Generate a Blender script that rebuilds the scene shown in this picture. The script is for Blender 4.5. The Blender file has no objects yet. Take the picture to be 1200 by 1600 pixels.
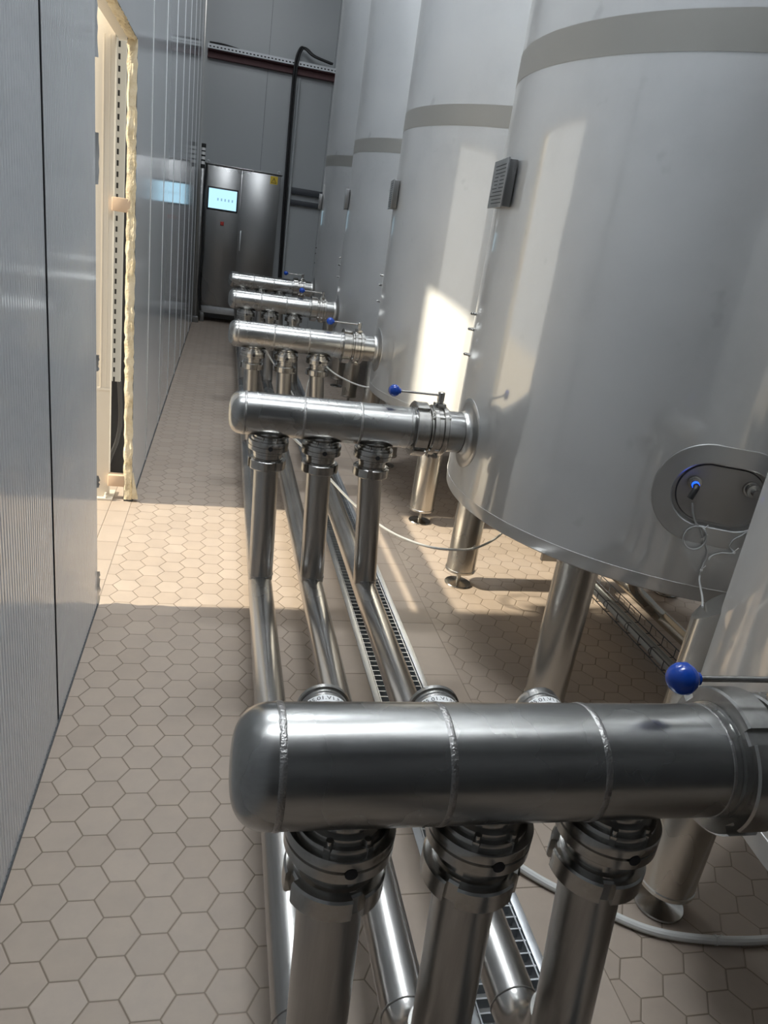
import bpy, bmesh, math, random
from mathutils import Vector, Matrix
random.seed(7)
S = bpy.context.scene
COL = S.collection
PI = math.pi

# ------------------------------------------------------------------ camera
PITCH, YAW, ROLL, FPX, CAMH = 0.353227, 0.246882, 0.152673, 1160.84, 1.6
def cam_basis():
    cp, sp = math.cos(PITCH), math.sin(PITCH)
    f = Vector((math.sin(YAW)*cp, math.cos(YAW)*cp, -sp))
    r = Vector((math.cos(YAW), -math.sin(YAW), 0))
    u = r.cross(f)
    c, s = math.cos(ROLL), math.sin(ROLL)
    return c*r + s*u, -s*r + c*u, f
cr, cu, cf = cam_basis()
cd = bpy.data.cameras.new('camera')
cam = bpy.data.objects.new('camera', cd); COL.objects.link(cam)
cd.sensor_fit = 'VERTICAL'; cd.sensor_height = 24.0; cd.lens = 24.0*FPX/1600
cd.clip_start = 0.02
cam.matrix_world = Matrix(((cr.x, cu.x, -cf.x, 0), (cr.y, cu.y, -cf.y, 0), (cr.z, cu.z, -cf.z, CAMH), (0, 0, 0, 1)))
S.camera = cam

# ------------------------------------------------------------------ light
S.view_settings.view_transform = 'Standard'
S.view_settings.look = 'None'
S.view_settings.gamma = 1.0
S.view_settings.use_curve_mapping = False
S.view_settings.exposure = 0.12
W = bpy.data.worlds.new('world'); S.world = W; W.use_nodes = True
W.node_tree.nodes['Background'].inputs[0].default_value = (0.86, 0.86, 0.84, 1)
W.node_tree.nodes['Background'].inputs[1].default_value = 0.9
SUN_EL, SUN_DY = 29.0, 0.03
sd = bpy.data.lights.new('sun', 'SUN'); sd.energy = 9.6; sd.color = (1.0, 0.90, 0.71); sd.angle = math.radians(2.2)
sun = bpy.data.objects.new('sun', sd); COL.objects.link(sun)
dv = Vector((1, SUN_DY, -math.tan(math.radians(SUN_EL)))).normalized()
sun.rotation_euler = dv.to_track_quat('-Z', 'Y').to_euler(); sun.location = (-6, 4, 4)
def area(name, loc, sx, sy, e, col=(0.91, 0.96, 1.0), rot=(0, 0, 0)):
    l = bpy.data.lights.new(name, 'AREA'); l.shape = 'RECTANGLE'; l.size = sx; l.size_y = sy; l.energy = e; l.color = col
    o = bpy.data.objects.new(name, l); COL.objects.link(o); o.location = loc; o.rotation_euler = rot
    return o
LAMPS = [(0.3, 1.9, 105), (0.3, 5.0, 85), (0.3, 8.4, 32), (3.9, 0.9, 85), (3.9, 4.5, 75), (3.9, 8.5, 14)]
for lx, ly, le in LAMPS:
    area('ceiling_lamp_light', (lx, ly, 5.72), 1.5, 0.25, le)

# ------------------------------------------------------------------ materials
def new_mat(name):
    m = bpy.data.materials.new(name); m.use_nodes = True
    nt = m.node_tree
    return m, nt, nt.nodes['Principled BSDF']
def N(nt, typ, **kw):
    n = nt.nodes.new(typ)
    for k, v in kw.items(): setattr(n, k, v)
    return n
def math_n(nt, op, a, b=None, c=None):
    n = nt.nodes.new('ShaderNodeMath'); n.operation = op
    for i, v in enumerate((a, b, c)):
        if v is None: continue
        if isinstance(v, (int, float)): n.inputs[i].default_value = v
        else: nt.links.new(v, n.inputs[i])
    return n.outputs[0]
def ramp(nt, fac, stops):
    r = nt.nodes.new('ShaderNodeValToRGB'); nt.links.new(fac, r.inputs[0])
    el = r.color_ramp.elements
    while len(el) < len(stops): el.new(0.5)
    for e, (p, c) in zip(el, stops):
        e.position = p; e.color = (*c, 1) if len(c) == 3 else c
    return r.outputs[0]
def plain(name, col, rough=0.5, metal=0.0, spec=0.5, emit=None, es=1.0):
    m, nt, b = new_mat(name)
    b.inputs['Base Color'].default_value = (*col, 1); b.inputs['Roughness'].default_value = rough
    b.inputs['Metallic'].default_value = metal; b.inputs['Specular IOR Level'].default_value = spec
    if emit:
        b.inputs['Emission Color'].default_value = (*emit, 1); b.inputs['Emission Strength'].default_value = es
    return m
def steel(name, col=(0.60, 0.59, 0.57), r0=0.16, r1=0.32, scale=(3, 3, 3), bump=0.0, wave=0.0, aniso=0.0, coord='Object', tint=0.12, bscale=60, streak=None):
    """satin stainless steel: blotchy roughness, faint tint change, optional bumps"""
    m, nt, b = new_mat(name)
    L = nt.links.new
    tc = N(nt, 'ShaderNodeTexCoord'); mp = N(nt, 'ShaderNodeMapping'); mp.inputs['Scale'].default_value = scale
    L(tc.outputs[coord], mp.inputs[0])
    n1 = N(nt, 'ShaderNodeTexNoise'); n1.inputs['Scale'].default_value = 1.0; n1.inputs['Detail'].default_value = 3; n1.inputs['Roughness'].default_value = 0.5
    L(mp.outputs[0], n1.inputs['Vector'])
    mr = N(nt, 'ShaderNodeMapRange'); mr.inputs[1].default_value = 0.2; mr.inputs[2].default_value = 0.8
    mr.inputs[3].default_value = r0; mr.inputs[4].default_value = r1
    L(n1.outputs[0], mr.inputs[0]); L(mr.outputs[0], b.inputs['Roughness'])
    dark = tuple(c*(1-tint) for c in col)
    c1 = ramp(nt, n1.outputs[0], [(0.15, dark), (0.85, col)])
    if streak:
        m3 = N(nt, 'ShaderNodeMapping'); m3.inputs['Scale'].default_value = streak; L(tc.outputs[coord], m3.inputs[0])
        n3 = N(nt, 'ShaderNodeTexNoise'); n3.inputs['Scale'].default_value = 1.0; n3.inputs['Detail'].default_value = 5; n3.inputs['Roughness'].default_value = 0.7
        L(m3.outputs[0], n3.inputs['Vector'])
        mu = N(nt, 'ShaderNodeMix'); mu.data_type = 'RGBA'; mu.blend_type = 'MULTIPLY'; mu.inputs[0].default_value = 1.0
        L(c1, mu.inputs[6]); L(ramp(nt, n3.outputs[0], [(0.15, (0.66, 0.65, 0.64)), (0.85, (1.12, 1.12, 1.12))]), mu.inputs[7])
        c1 = mu.outputs[2]
    L(c1, b.inputs['Base Color'])
    b.inputs['Metallic'].default_value = 1.0
    b.inputs['Anisotropic'].default_value = aniso
    if bump > 0 or wave > 0:
        bp = N(nt, 'ShaderNodeBump'); bp.inputs['Strength'].default_value = 1.0; bp.inputs['Distance'].default_value = bump if bump > 0 else wave
        n2 = N(nt, 'ShaderNodeTexNoise'); n2.inputs['Scale'].default_value = bscale; n2.inputs['Detail'].default_value = 2
        L(tc.outputs[coord], n2.inputs['Vector']); L(n2.outputs[0], bp.inputs['Height']); L(bp.outputs[0], b.inputs['Normal'])
    return m
def tank_steel():
    """2B mill finish: mirror-ish reflections with a wide haze, a few stains"""
    m, nt, b = new_mat('tank_steel')
    L = nt.links.new
    tc = N(nt, 'ShaderNodeTexCoord')
    n1 = N(nt, 'ShaderNodeTexNoise'); n1.inputs['Scale'].default_value = 2.2; n1.inputs['Detail'].default_value = 7; n1.inputs['Roughness'].default_value = 0.65
    L(tc.outputs['Object'], n1.inputs['Vector'])
    ns = N(nt, 'ShaderNodeTexNoise'); ns.inputs['Scale'].default_value = 11; ns.inputs['Detail'].default_value = 2; L(tc.outputs['Object'], ns.inputs['Vector'])
    mu = N(nt, 'ShaderNodeMix'); mu.data_type = 'RGBA'; mu.blend_type = 'MULTIPLY'; mu.inputs[0].default_value = 1.0
    L(ramp(nt, n1.outputs[0], [(0.3, (0.66, 0.66, 0.65)), (0.5, (0.72, 0.72, 0.71)), (0.7, (0.75, 0.75, 0.74))]), mu.inputs[6])
    L(ramp(nt, ns.outputs[0], [(0.70, (1, 1, 1)), (0.80, (0.90, 0.90, 0.89))]), mu.inputs[7])
    L(mu.outputs[2], b.inputs['Base Color'])
    b.inputs['Metallic'].default_value = 1.0
    mr = N(nt, 'ShaderNodeMapRange'); mr.inputs[1].default_value = 0.3; mr.inputs[2].default_value = 0.7; mr.inputs[3].default_value = 0.58; mr.inputs[4].default_value = 0.68
    L(n1.outputs[0], mr.inputs[0]); L(mr.outputs[0], b.inputs['Roughness'])
    g = N(nt, 'ShaderNodeBsdfPrincipled'); g.inputs['Metallic'].default_value = 1.0; g.inputs['Base Color'].default_value = (0.70, 0.70, 0.69, 1); g.inputs['Roughness'].default_value = 0.09
    bp = N(nt, 'ShaderNodeBump'); bp.inputs['Distance'].default_value = 0.004; bp.inputs['Strength'].default_value = 0.25
    mp = N(nt, 'ShaderNodeMapping'); mp.inputs['Scale'].default_value = (3.5, 3.5, 0.6); L(tc.outputs['Object'], mp.inputs[0])
    n2 = N(nt, 'ShaderNodeTexNoise'); n2.inputs['Scale'].default_value = 1.0; n2.inputs['Detail'].default_value = 1
    L(mp.outputs[0], n2.inputs['Vector']); L(n2.outputs[0], bp.inputs['Height'])
    L(bp.outputs[0], g.inputs['Normal'])
    # faint rub marks raise the roughness locally
    mx = N(nt, 'ShaderNodeMixShader'); mx.inputs[0].default_value = 0.38
    L(b.outputs[0], mx.inputs[1]); L(g.outputs[0], mx.inputs[2])
    L(mx.outputs[0], nt.nodes['Material Output'].inputs[0])
    return m
def floor_hex():
    s, x0, y0 = 0.059824, -0.36002, 1.68871
    d = s*math.sqrt(3)
    m, nt, b = new_mat('hex_tiles'); L = nt.links.new
    geo = N(nt, 'ShaderNodeNewGeometry'); sep = N(nt, 'ShaderNodeSeparateXYZ'); L(geo.outputs['Position'], sep.inputs[0])
    px = math_n(nt, 'SUBTRACT', sep.outputs[0], x0 + s/2); py = math_n(nt, 'SUBTRACT', sep.outputs[1], y0 - d/2)
    def cell(ox, oy):
        ax = math_n(nt, 'SUBTRACT', math_n(nt, 'FLOORED_MODULO', math_n(nt, 'ADD', px, ox + 1.5*s), 3*s), 1.5*s)
        ay = math_n(nt, 'SUBTRACT', math_n(nt, 'FLOORED_MODULO', math_n(nt, 'ADD', py, oy + d/2), d), d/2)
        return ax, ay, math_n(nt, 'ADD', math_n(nt, 'MULTIPLY', ax, ax), math_n(nt, 'MULTIPLY', ay, ay))
    a = cell(0, 0); c = cell(1.5*s, d/2)
    sel = math_n(nt, 'LESS_THAN', a[2], c[2])
    def mixf(u, v):
        n = N(nt, 'ShaderNodeMix'); n.data_type = 'FLOAT'; L(sel, n.inputs[0]); L(v, n.inputs[2]); L(u, n.inputs[3]); return n.outputs[0]
    gx, gy = mixf(a[0], c[0]), mixf(a[1], c[1])
    ab = math_n(nt, 'ABSOLUTE', gx); bb = math_n(nt, 'ABSOLUTE', gy)
    h = math_n(nt, 'MAXIMUM', bb, math_n(nt, 'ADD', math_n(nt, 'MULTIPLY', ab, 0.8660254), math_n(nt, 'MULTIPLY', bb, 0.5)))
    ed = math_n(nt, 'SUBTRACT', d/2, h)
    cx = math_n(nt, 'SUBTRACT', px, gx); cy = math_n(nt, 'SUBTRACT', py, gy)
    cmb = N(nt, 'ShaderNodeCombineXYZ'); L(math_n(nt, 'ROUND', math_n(nt, 'DIVIDE', cx, 1.5*s)), cmb.inputs[0]); L(math_n(nt, 'ROUND', math_n(nt, 'DIVIDE', cy, d/2)), cmb.inputs[1])
    tile_finish(nt, b, ed, cmb.outputs[0], geo.outputs['Position'], 0.0014)
    return m
def floor_rect(x_edges, ystep, yphase, name):
    m, nt, b = new_mat(name); L = nt.links.new
    geo = N(nt, 'ShaderNodeNewGeometry'); sep = N(nt, 'ShaderNodeSeparateXYZ'); L(geo.outputs['Position'], sep.inputs[0])
    ed = None
    for xe in x_edges:
        e = math_n(nt, 'ABSOLUTE', math_n(nt, 'SUBTRACT', sep.outputs[0], xe))
        ed = e if ed is None else math_n(nt, 'MINIMUM', ed, e)
    fy = math_n(nt, 'ADD', sep.outputs[1], -yphase)
    my = math_n(nt, 'FLOORED_MODULO', fy, ystep)
    ed = math_n(nt, 'MINIMUM', ed, math_n(nt, 'MINIMUM', my, math_n(nt, 'SUBTRACT', ystep, my)))
    cmb = N(nt, 'ShaderNodeCombineXYZ'); L(math_n(nt, 'FLOOR', math_n(nt, 'DIVIDE', fy, ystep)), cmb.inputs[0])
    tile_finish(nt, b, ed, cmb.outputs[0], geo.outputs['Position'], 0.0014)
    return m
def tile_finish(nt, b, ed, idv, pos, g):
    L = nt.links.new
    wn = N(nt, 'ShaderNodeTexWhiteNoise'); wn.noise_dimensions = '3D'; L(idv, wn.inputs[0])
    tcol = ramp(nt, wn.outputs[0], [(0.0, (0.362, 0.298, 0.246)), (0.5, (0.378, 0.313, 0.260)), (1.0, (0.396, 0.330, 0.276))])
    ns = N(nt, 'ShaderNodeTexNoise'); ns.inputs['Scale'].default_value = 9; ns.inputs['Detail'].default_value = 8; ns.inputs['Roughness'].default_value = 0.7; L(pos, ns.inputs['Vector'])
    nl = N(nt, 'ShaderNodeTexNoise'); nl.inputs['Scale'].default_value = 1.3; nl.inputs['Detail'].default_value = 3; L(pos, nl.inputs['Vector'])
    mul = N(nt, 'ShaderNodeMix'); mul.data_type = 'RGBA'; mul.blend_type = 'MULTIPLY'; mul.inputs[0].default_value = 1.0
    L(tcol, mul.inputs[6]); L(ramp(nt, ns.outputs[0], [(0.3, (0.9, 0.9, 0.9)), (0.7, (1.03, 1.02, 1.0))]), mul.inputs[7])
    grout = ramp(nt, nl.outputs[0], [(0.35, (0.16, 0.125, 0.09)), (0.65, (0.23, 0.185, 0.145))])
    k = N(nt, 'ShaderNodeMapRange'); k.inputs[1].default_value = g; k.inputs[2].default_value = g + 0.0008; L(ed, k.inputs[0])
    mx = N(nt, 'ShaderNodeMix'); mx.data_type = 'RGBA'; L(k.outputs[0], mx.inputs[0]); L(grout, mx.inputs[6]); L(mul.outputs[2], mx.inputs[7])
    L(mx.outputs[2], b.inputs['Base Color'])
    rr = N(nt, 'ShaderNodeMapRange'); rr.inputs[1].default_value = 0.3; rr.inputs[2].default_value = 0.7; rr.inputs[3].default_value = 0.42; rr.inputs[4].default_value = 0.58
    L(ns.outputs[0], rr.inputs[0]); L(rr.outputs[0], b.inputs['Roughness'])
    b.inputs['Specular IOR Level'].default_value = 0.35
    k2 = N(nt, 'ShaderNodeMapRange'); k2.inputs[1].default_value = 0.0; k2.inputs[2].default_value = g + 0.0025; L(ed, k2.inputs[0])
    bp = N(nt, 'ShaderNodeBump'); bp.inputs['Distance'].default_value = 0.002; bp.inputs['Strength'].default_value = 0.6
    L(math_n(nt, 'ADD', k2.outputs[0], math_n(nt, 'MULTIPLY', ns.outputs[0], 0.12)), bp.inputs['Height']); L(bp.outputs[0], b.inputs['Normal'])
def slotted(name, base, run, across, period, length, a0, a1):
    """sheet with a punched row of slots along one axis of the part"""
    m, nt, b = new_mat(name); L = nt.links.new
    tc = N(nt, 'ShaderNodeTexCoord'); sp = N(nt, 'ShaderNodeSeparateXYZ'); L(tc.outputs['Object'], sp.inputs[0])
    on = math_n(nt, 'LESS_THAN', math_n(nt, 'FLOORED_MODULO', sp.outputs[run], period), length)
    on = math_n(nt, 'MULTIPLY', on, math_n(nt, 'MULTIPLY', math_n(nt, 'GREATER_THAN', sp.outputs[across], a0), math_n(nt, 'LESS_THAN', sp.outputs[across], a1)))
    mx = N(nt, 'ShaderNodeMix'); mx.data_type = 'RGBA'; L(on, mx.inputs[0]); mx.inputs[6].default_value = (*base, 1); mx.inputs[7].default_value = (0.01, 0.01, 0.012, 1)
    L(mx.outputs[2], b.inputs['Base Color']); b.inputs['Roughness'].default_value = 0.5
    b.inputs['Metallic'].default_value = 0.3
    return m
def painted(name, col, rough=0.28, wav=0.0012, wscale=(1.2, 1.2, 0.5), spec=0.6):
    """glossy coated sheet with slight oil-canning"""
    m, nt, b = new_mat(name); L = nt.links.new
    b.inputs['Base Color'].default_value = (*col, 1); b.inputs['Roughness'].default_value = rough; b.inputs['Specular IOR Level'].default_value = spec
    geo = N(nt, 'ShaderNodeNewGeometry'); mp = N(nt, 'ShaderNodeMapping'); mp.inputs['Scale'].default_value = wscale; L(geo.outputs['Position'], mp.inputs[0])
    n = N(nt, 'ShaderNodeTexNoise'); n.inputs['Scale'].default_value = 1.5; n.inputs['Detail'].default_value = 2; L(mp.outputs[0], n.inputs['Vector'])
    bp = N(nt, 'ShaderNodeBump'); bp.inputs['Distance'].default_value = wav*10; bp.inputs['Strength'].default_value = 0.1
    L(n.outputs[0], bp.inputs['Height']); L(bp.outputs[0], b.inputs['Normal'])
    return m
def foam_mat():
    m, nt, b = new_mat('foam_core'); L = nt.links.new
    geo = N(nt, 'ShaderNodeNewGeometry')
    n = N(nt, 'ShaderNodeTexNoise'); n.inputs['Scale'].default_value = 14; n.inputs['Detail'].default_value = 8; n.inputs['Roughness'].default_value = 0.7; L(geo.outputs['Position'], n.inputs['Vector'])
    L(ramp(nt, n.outputs[0], [(0.25, (0.30, 0.20, 0.10)), (0.40, (0.62, 0.52, 0.34)), (0.6, (0.72, 0.64, 0.48))]), b.inputs['Base Color'])
    b.inputs['Roughness'].default_value = 0.9
    bp = N(nt, 'ShaderNodeBump'); bp.inputs['Distance'].default_value = 0.02; L(n.outputs[0], bp.inputs['Height']); L(bp.outputs[0], b.inputs['Normal'])
    return m

M_TANK = tank_steel()
M_BAND = steel('matte_band', (0.42, 0.41, 0.38), 0.55, 0.7, (2, 2, 2))
M_RIM = steel('rim_steel', (0.55, 0.54, 0.52), 0.30, 0.42)
M_PIPE = steel('pipe_steel', (0.45, 0.44, 0.425), 0.26, 0.34, (5, 5, 5), tint=0.12, streak=(30, 30, 1.5))
M_FPIPE = steel('floor_pipe_steel', (0.50, 0.49, 0.475), 0.22, 0.29, (5, 3, 5), tint=0.12, streak=(30, 1.5, 30))
M_BODY = steel('manifold_steel', (0.45, 0.45, 0.44), 0.23, 0.31, (7, 5, 5), tint=0.16, streak=(3, 22, 22))
M_FIT = steel('fitting_steel', (0.47, 0.46, 0.44), 0.20, 0.27, (12, 12, 12), tint=0.1, streak=(40, 40, 40))
M_WELD = steel('weld_bead', (0.42, 0.41, 0.40), 0.25, 0.5, (60, 60, 60), tint=0.4, bump=0.0015, bscale=300)
M_LEG = steel('leg_steel', (0.60, 0.57, 0.52), 0.24, 0.29, (3, 3, 0.8), tint=0.08)
M_BRUSH = steel('brushed_steel', (0.55, 0.55, 0.545), 0.30, 0.42, (1.0, 1.0, 0.6))
M_CAB = steel('cabinet_steel', (0.30, 0.30, 0.30), 0.24, 0.34, (1.0, 1.0, 0.6), tint=0.08)
M_COVER = steel('dull_cover', (0.40, 0.38, 0.36), 0.38, 0.5, (6, 6, 6), tint=0.2)
M_GALV = steel('galvanised', (0.62, 0.64, 0.66), 0.35, 0.5, (25, 25, 25), tint=0.18)
M_DARKST = steel('dark_steel', (0.25, 0.25, 0.25), 0.3, 0.45)
M_BLUE = plain('blue_plastic', (0.006, 0.055, 0.36), 0.16)
M_BLACK = plain('black_rubber', (0.012, 0.012, 0.013), 0.45)
M_VOID = plain('black_void', (0.01, 0.01, 0.012), 0.8)
M_HOSE = plain('white_hose', (0.62, 0.62, 0.60), 0.35)
M_CABLE = plain('grey_cable', (0.34, 0.34, 0.33), 0.5)
M_CONDUIT = plain('grey_conduit', (0.33, 0.35, 0.36), 0.45)
M_LED = plain('blue_led', (0.0, 0.03, 0.5), 0.3, emit=(0.01, 0.09, 1.0), es=2.2)
M_HEX = floor_hex()
M_STRIP = floor_rect((0.49, 0.64, 0.87, 1.02), 0.205, 2.421, 'border_tiles')
M_SILL = floor_rect((-0.425, -0.53, -0.74), 0.205, 2.52, 'threshold_tiles')
M_GROUND = plain('outside_concrete', (0.42, 0.38, 0.33), 0.9)
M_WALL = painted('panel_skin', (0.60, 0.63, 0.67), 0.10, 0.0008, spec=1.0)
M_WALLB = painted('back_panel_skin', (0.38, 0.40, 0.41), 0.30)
M_WALLD = plain('darkened_front_wall', (0.05, 0.052, 0.055), 0.5)  # unseen front wall, coloured dark so the risers reflect darkness
M_RAIL = plain('dark_rail', (0.035, 0.04, 0.05), 0.5)
M_SEAM = plain('panel_seam', (0.05, 0.055, 0.06), 0.6)
M_SEAML = plain('seam_highlight', (0.80, 0.83, 0.86), 0.3)  # pale colour stands in for the highlight along each panel joint
M_FOAM = foam_mat()
M_CEIL = plain('ceiling_sheet', (0.42, 0.44, 0.46), 0.6)
M_CREAM = painted('cream_paint', (0.64, 0.585, 0.50), 0.45, 0.002)
M_WOOD = plain('pale_wood', (0.55, 0.40, 0.28), 0.8)
M_RED = plain('oxide_red', (0.085, 0.028, 0.030), 0.6)
M_TEXT = plain('ink', (0.02, 0.02, 0.02), 0.6)
M_STICK = plain('white_sticker', (0.80, 0.80, 0.80), 0.4)
M_YEL = plain('yellow_sticker', (0.62, 0.44, 0.03), 0.5)
M_REDB = plain('red_button', (0.45, 0.03, 0.02), 0.4)
M_SCREEN = plain('lit_screen', (0.02, 0.02, 0.02), 0.3, emit=(0.46, 0.78, 0.98), es=1.15)
M_ICON = plain('screen_icon', (0.02, 0.02, 0.02), 0.3, emit=(0.28, 0.50, 0.66), es=0.9)
M_PLATE = steel('engraved_plate', (0.36, 0.37, 0.37), 0.4, 0.5)

# ------------------------------------------------------------------ mesh helpers
def frame(d):
    d = Vector(d).normalized()
    a = Vector((0, 0, 1)) if abs(d.z) < 0.9 else Vector((1, 0, 0))
    u = d.cross(a).normalized(); v = d.cross(u).normalized()
    return u, v, d
def lathe(bm, prof, o=(0, 0, 0), axis=(0, 0, 1), n=48, mi=0):
    """profile [(t along axis, radius)] swept round an axis from o"""
    o = Vector(o); u, v, d = frame(axis); rows = []
    for t, r in prof:
        if r < 1e-6: rows.append([bm.verts.new(o + d*t)])
        else: rows.append([bm.verts.new(o + d*t + (u*math.cos(2*PI*i/n) + v*math.sin(2*PI*i/n))*r) for i in range(n)])
    for a, b in zip(rows, rows[1:]):
        for i in range(n):
            j = (i+1) % n
            if len(a) == 1 and len(b) == 1: continue
            if len(a) == 1: f = bm.faces.new((a[0], b[j], b[i]))
            elif len(b) == 1: f = bm.faces.new((a[i], a[j], b[0]))
            else: f = bm.faces.new((a[i], a[j], b[j], b[i]))
            f.material_index = mi
    return rows
def cyl(bm, o, axis, l, r, n=32, bev=0.0, mi=0):
    if bev > 0: p = [(0, 0), (0, r-bev), (bev, r), (l-bev, r), (l, r-bev), (l, 0)]
    else: p = [(0, 0), (0, r), (l, r), (l, 0)]
    return lathe(bm, p, o, axis, n, mi)
def box(bm, x0, x1, y0, y1, z0, z1, bev=0.0, mi=0, M=None):
    r = bmesh.ops.create_cube(bm, size=1.0)
    for v in r['verts']:
        v.co = Vector(((x0+x1)/2 + v.co.x*(x1-x0), (y0+y1)/2 + v.co.y*(y1-y0), (z0+z1)/2 + v.co.z*(z1-z0)))
        if M: v.co = M @ v.co
    fs = {f for v in r['verts'] for f in v.link_faces}
    for f in fs: f.material_index = mi
    if bev > 0:
        es = list({e for f in fs for e in f.edges})
        bmesh.ops.bevel(bm, geom=es, offset=bev, segments=2, affect='EDGES', profile=0.5)
def spline(pts, n=8):
    P = [Vector(p) for p in pts]
    P = [P[0]*2 - P[1]] + P + [P[-1]*2 - P[-2]]
    out = []
    for i in range(1, len(P)-2):
        a, b, c, d = P[i-1:i+3]
        for k in range(n):
            t = k/n
            out.append(0.5*((2*b) + (c-a)*t + (2*a-5*b+4*c-d)*t*t + (3*b-a-3*c+d)*t**3))
    out.append(P[-2]); return out
def tube(bm, pts, r, n=12, cap=True, mi=0):
    pts = [Vector(p) for p in pts]; rows = []
    t0 = (pts[1]-pts[0]).normalized(); u, v, _ = frame(t0)
    for i, p in enumerate(pts):
        t = (pts[min(i+1, len(pts)-1)] - pts[max(i-1, 0)]).normalized()
        u = (u - t*u.dot(t)).normalized(); v = t.cross(u)
        rr = r[i] if isinstance(r, (list, tuple)) else r
        rows.append([bm.verts.new(p + (u*math.cos(2*PI*k/n) + v*math.sin(2*PI*k/n))*rr) for k in range(n)])
    for a, b in zip(rows, rows[1:]):
        for k in range(n):
            f = bm.faces.new((a[k], a[(k+1) % n], b[(k+1) % n], b[k])); f.material_index = mi
    if cap:
        bm.faces.new(list(reversed(rows[0]))).material_index = mi; bm.faces.new(rows[-1]).material_index = mi
def torus_ring(bm, o, axis, R, r, n=48, m=8, mi=0):
    o = Vector(o); u, v, d = frame(axis); rows = []
    for i in range(n):
        a = 2*PI*i/n; e = u*math.cos(a) + v*math.sin(a)
        rows.append([bm.verts.new(o + e*(R + r*math.cos(2*PI*k/m)) + d*r*math.sin(2*PI*k/m)) for k in range(m)])
    for i in range(n):
        a, b = rows[i], rows[(i+1) % n]
        for k in range(m):
            bm.faces.new((a[k], a[(k+1) % m], b[(k+1) % m], b[k])).material_index = mi
def slotted_nut(bm, o, axis, ri, ro, rs, w, slots=4, half=0.09, ch=0.003, n=72, phase=0.0):
    """round union nut with spanner slots"""
    o = Vector(o); u, v, d = frame(axis)
    ang = []
    for i in range(n): ang.append((2*PI*i/n, None))
    A = []
    for s in range(slots):
        c = phase + 2*PI*s/slots
        A += [(c-half-1e-4, ro), (c-half, rs), (c+half, rs), (c+half+1e-4, ro)]
    def inslot(a):
        for s in range(slots):
            c = phase + 2*PI*s/slots
            if abs((a-c+PI) % (2*PI) - PI) <= half + 2e-3: return True
        return False
    full = [(a % (2*PI), ro) for a, _ in ang if not inslot(a)] + [(a % (2*PI), r) for a, r in A]
    full.sort()
    rows = []
    for a, r in full:
        e = u*math.cos(a) + v*math.sin(a)
        rows.append([bm.verts.new(o + e*rr + d*t) for t, rr in ((0, ri), (0, r-ch), (ch, r), (w-ch, r), (w, r-ch), (w, ri))])
    k = len(rows)
    for i in range(k):
        a, b = rows[i], rows[(i+1) % k]
        for j in range(5): bm.faces.new((a[j], b[j], b[j+1], a[j+1]))
        bm.faces.new((a[5], b[5], b[0], a[0]))
def mesh_of(bm, name, mats, smooth=True, angle=32):
    bmesh.ops.recalc_face_normals(bm, faces=bm.faces)
    me = bpy.data.meshes.new(name); bm.to_mesh(me); bm.free()
    for m in (mats if isinstance(mats, (list, tuple)) else [mats]): me.materials.append(m)
    if smooth:
        me.shade_smooth(); me.set_sharp_from_angle(angle=math.radians(angle))
    return me
def obj(name, bm, mats, parent=None, label=None, smooth=True, angle=32):
    o = bpy.data.objects.new(name, mesh_of(bm, name, mats, smooth, angle)); COL.objects.link(o)
    if parent: o.parent = parent
    if label: o['label'] = label
    return o
def thing(name, label, cat, loc=(0, 0, 0), group=None):
    o = bpy.data.objects.new(name, None); COL.objects.link(o); o.location = loc; o.empty_display_size = 0.1
    o['label'] = label; o['category'] = cat
    if group: o['group'] = group
    return o
def tag(o, label, cat, group=None):
    o['label'] = label; o['category'] = cat
    if group: o['group'] = group
    return o
def struct(name, bm, mats, smooth=False):
    o = obj(name, bm, mats, smooth=smooth); o['kind'] = 'structure'; return o
def copy_tree(src, loc, label, group=None):
    r = src.copy(); COL.objects.link(r); r.location = loc; r['label'] = label
    if group: r['group'] = group
    def rec(a, b):
        for ch in list(a.children):
            c = ch.copy(); COL.objects.link(c); c.parent = b; rec(ch, c)
    rec(src, r)
    return r
B = bmesh.new
def text_mesh(bm, s, size, fn, depth=None, mi=0):
    """flat text mesh, every vertex moved by fn(x, y)"""
    cv = bpy.data.curves.new('t', 'FONT'); cv.body = s; cv.size = size; cv.align_x = 'CENTER'; cv.align_y = 'CENTER'
    o = bpy.data.objects.new('t', cv); COL.objects.link(o)
    dg = bpy.context.evaluated_depsgraph_get(); me = bpy.data.meshes.new_from_object(o.evaluated_get(dg))
    vs = [bm.verts.new(fn(v.co.x, v.co.y)) for v in me.vertices]
    for p in me.polygons:
        try: bm.faces.new([vs[i] for i in p.vertices]).material_index = mi
        except ValueError: pass
    bpy.data.objects.remove(o); bpy.data.curves.remove(cv); bpy.data.meshes.remove(me)

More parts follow.
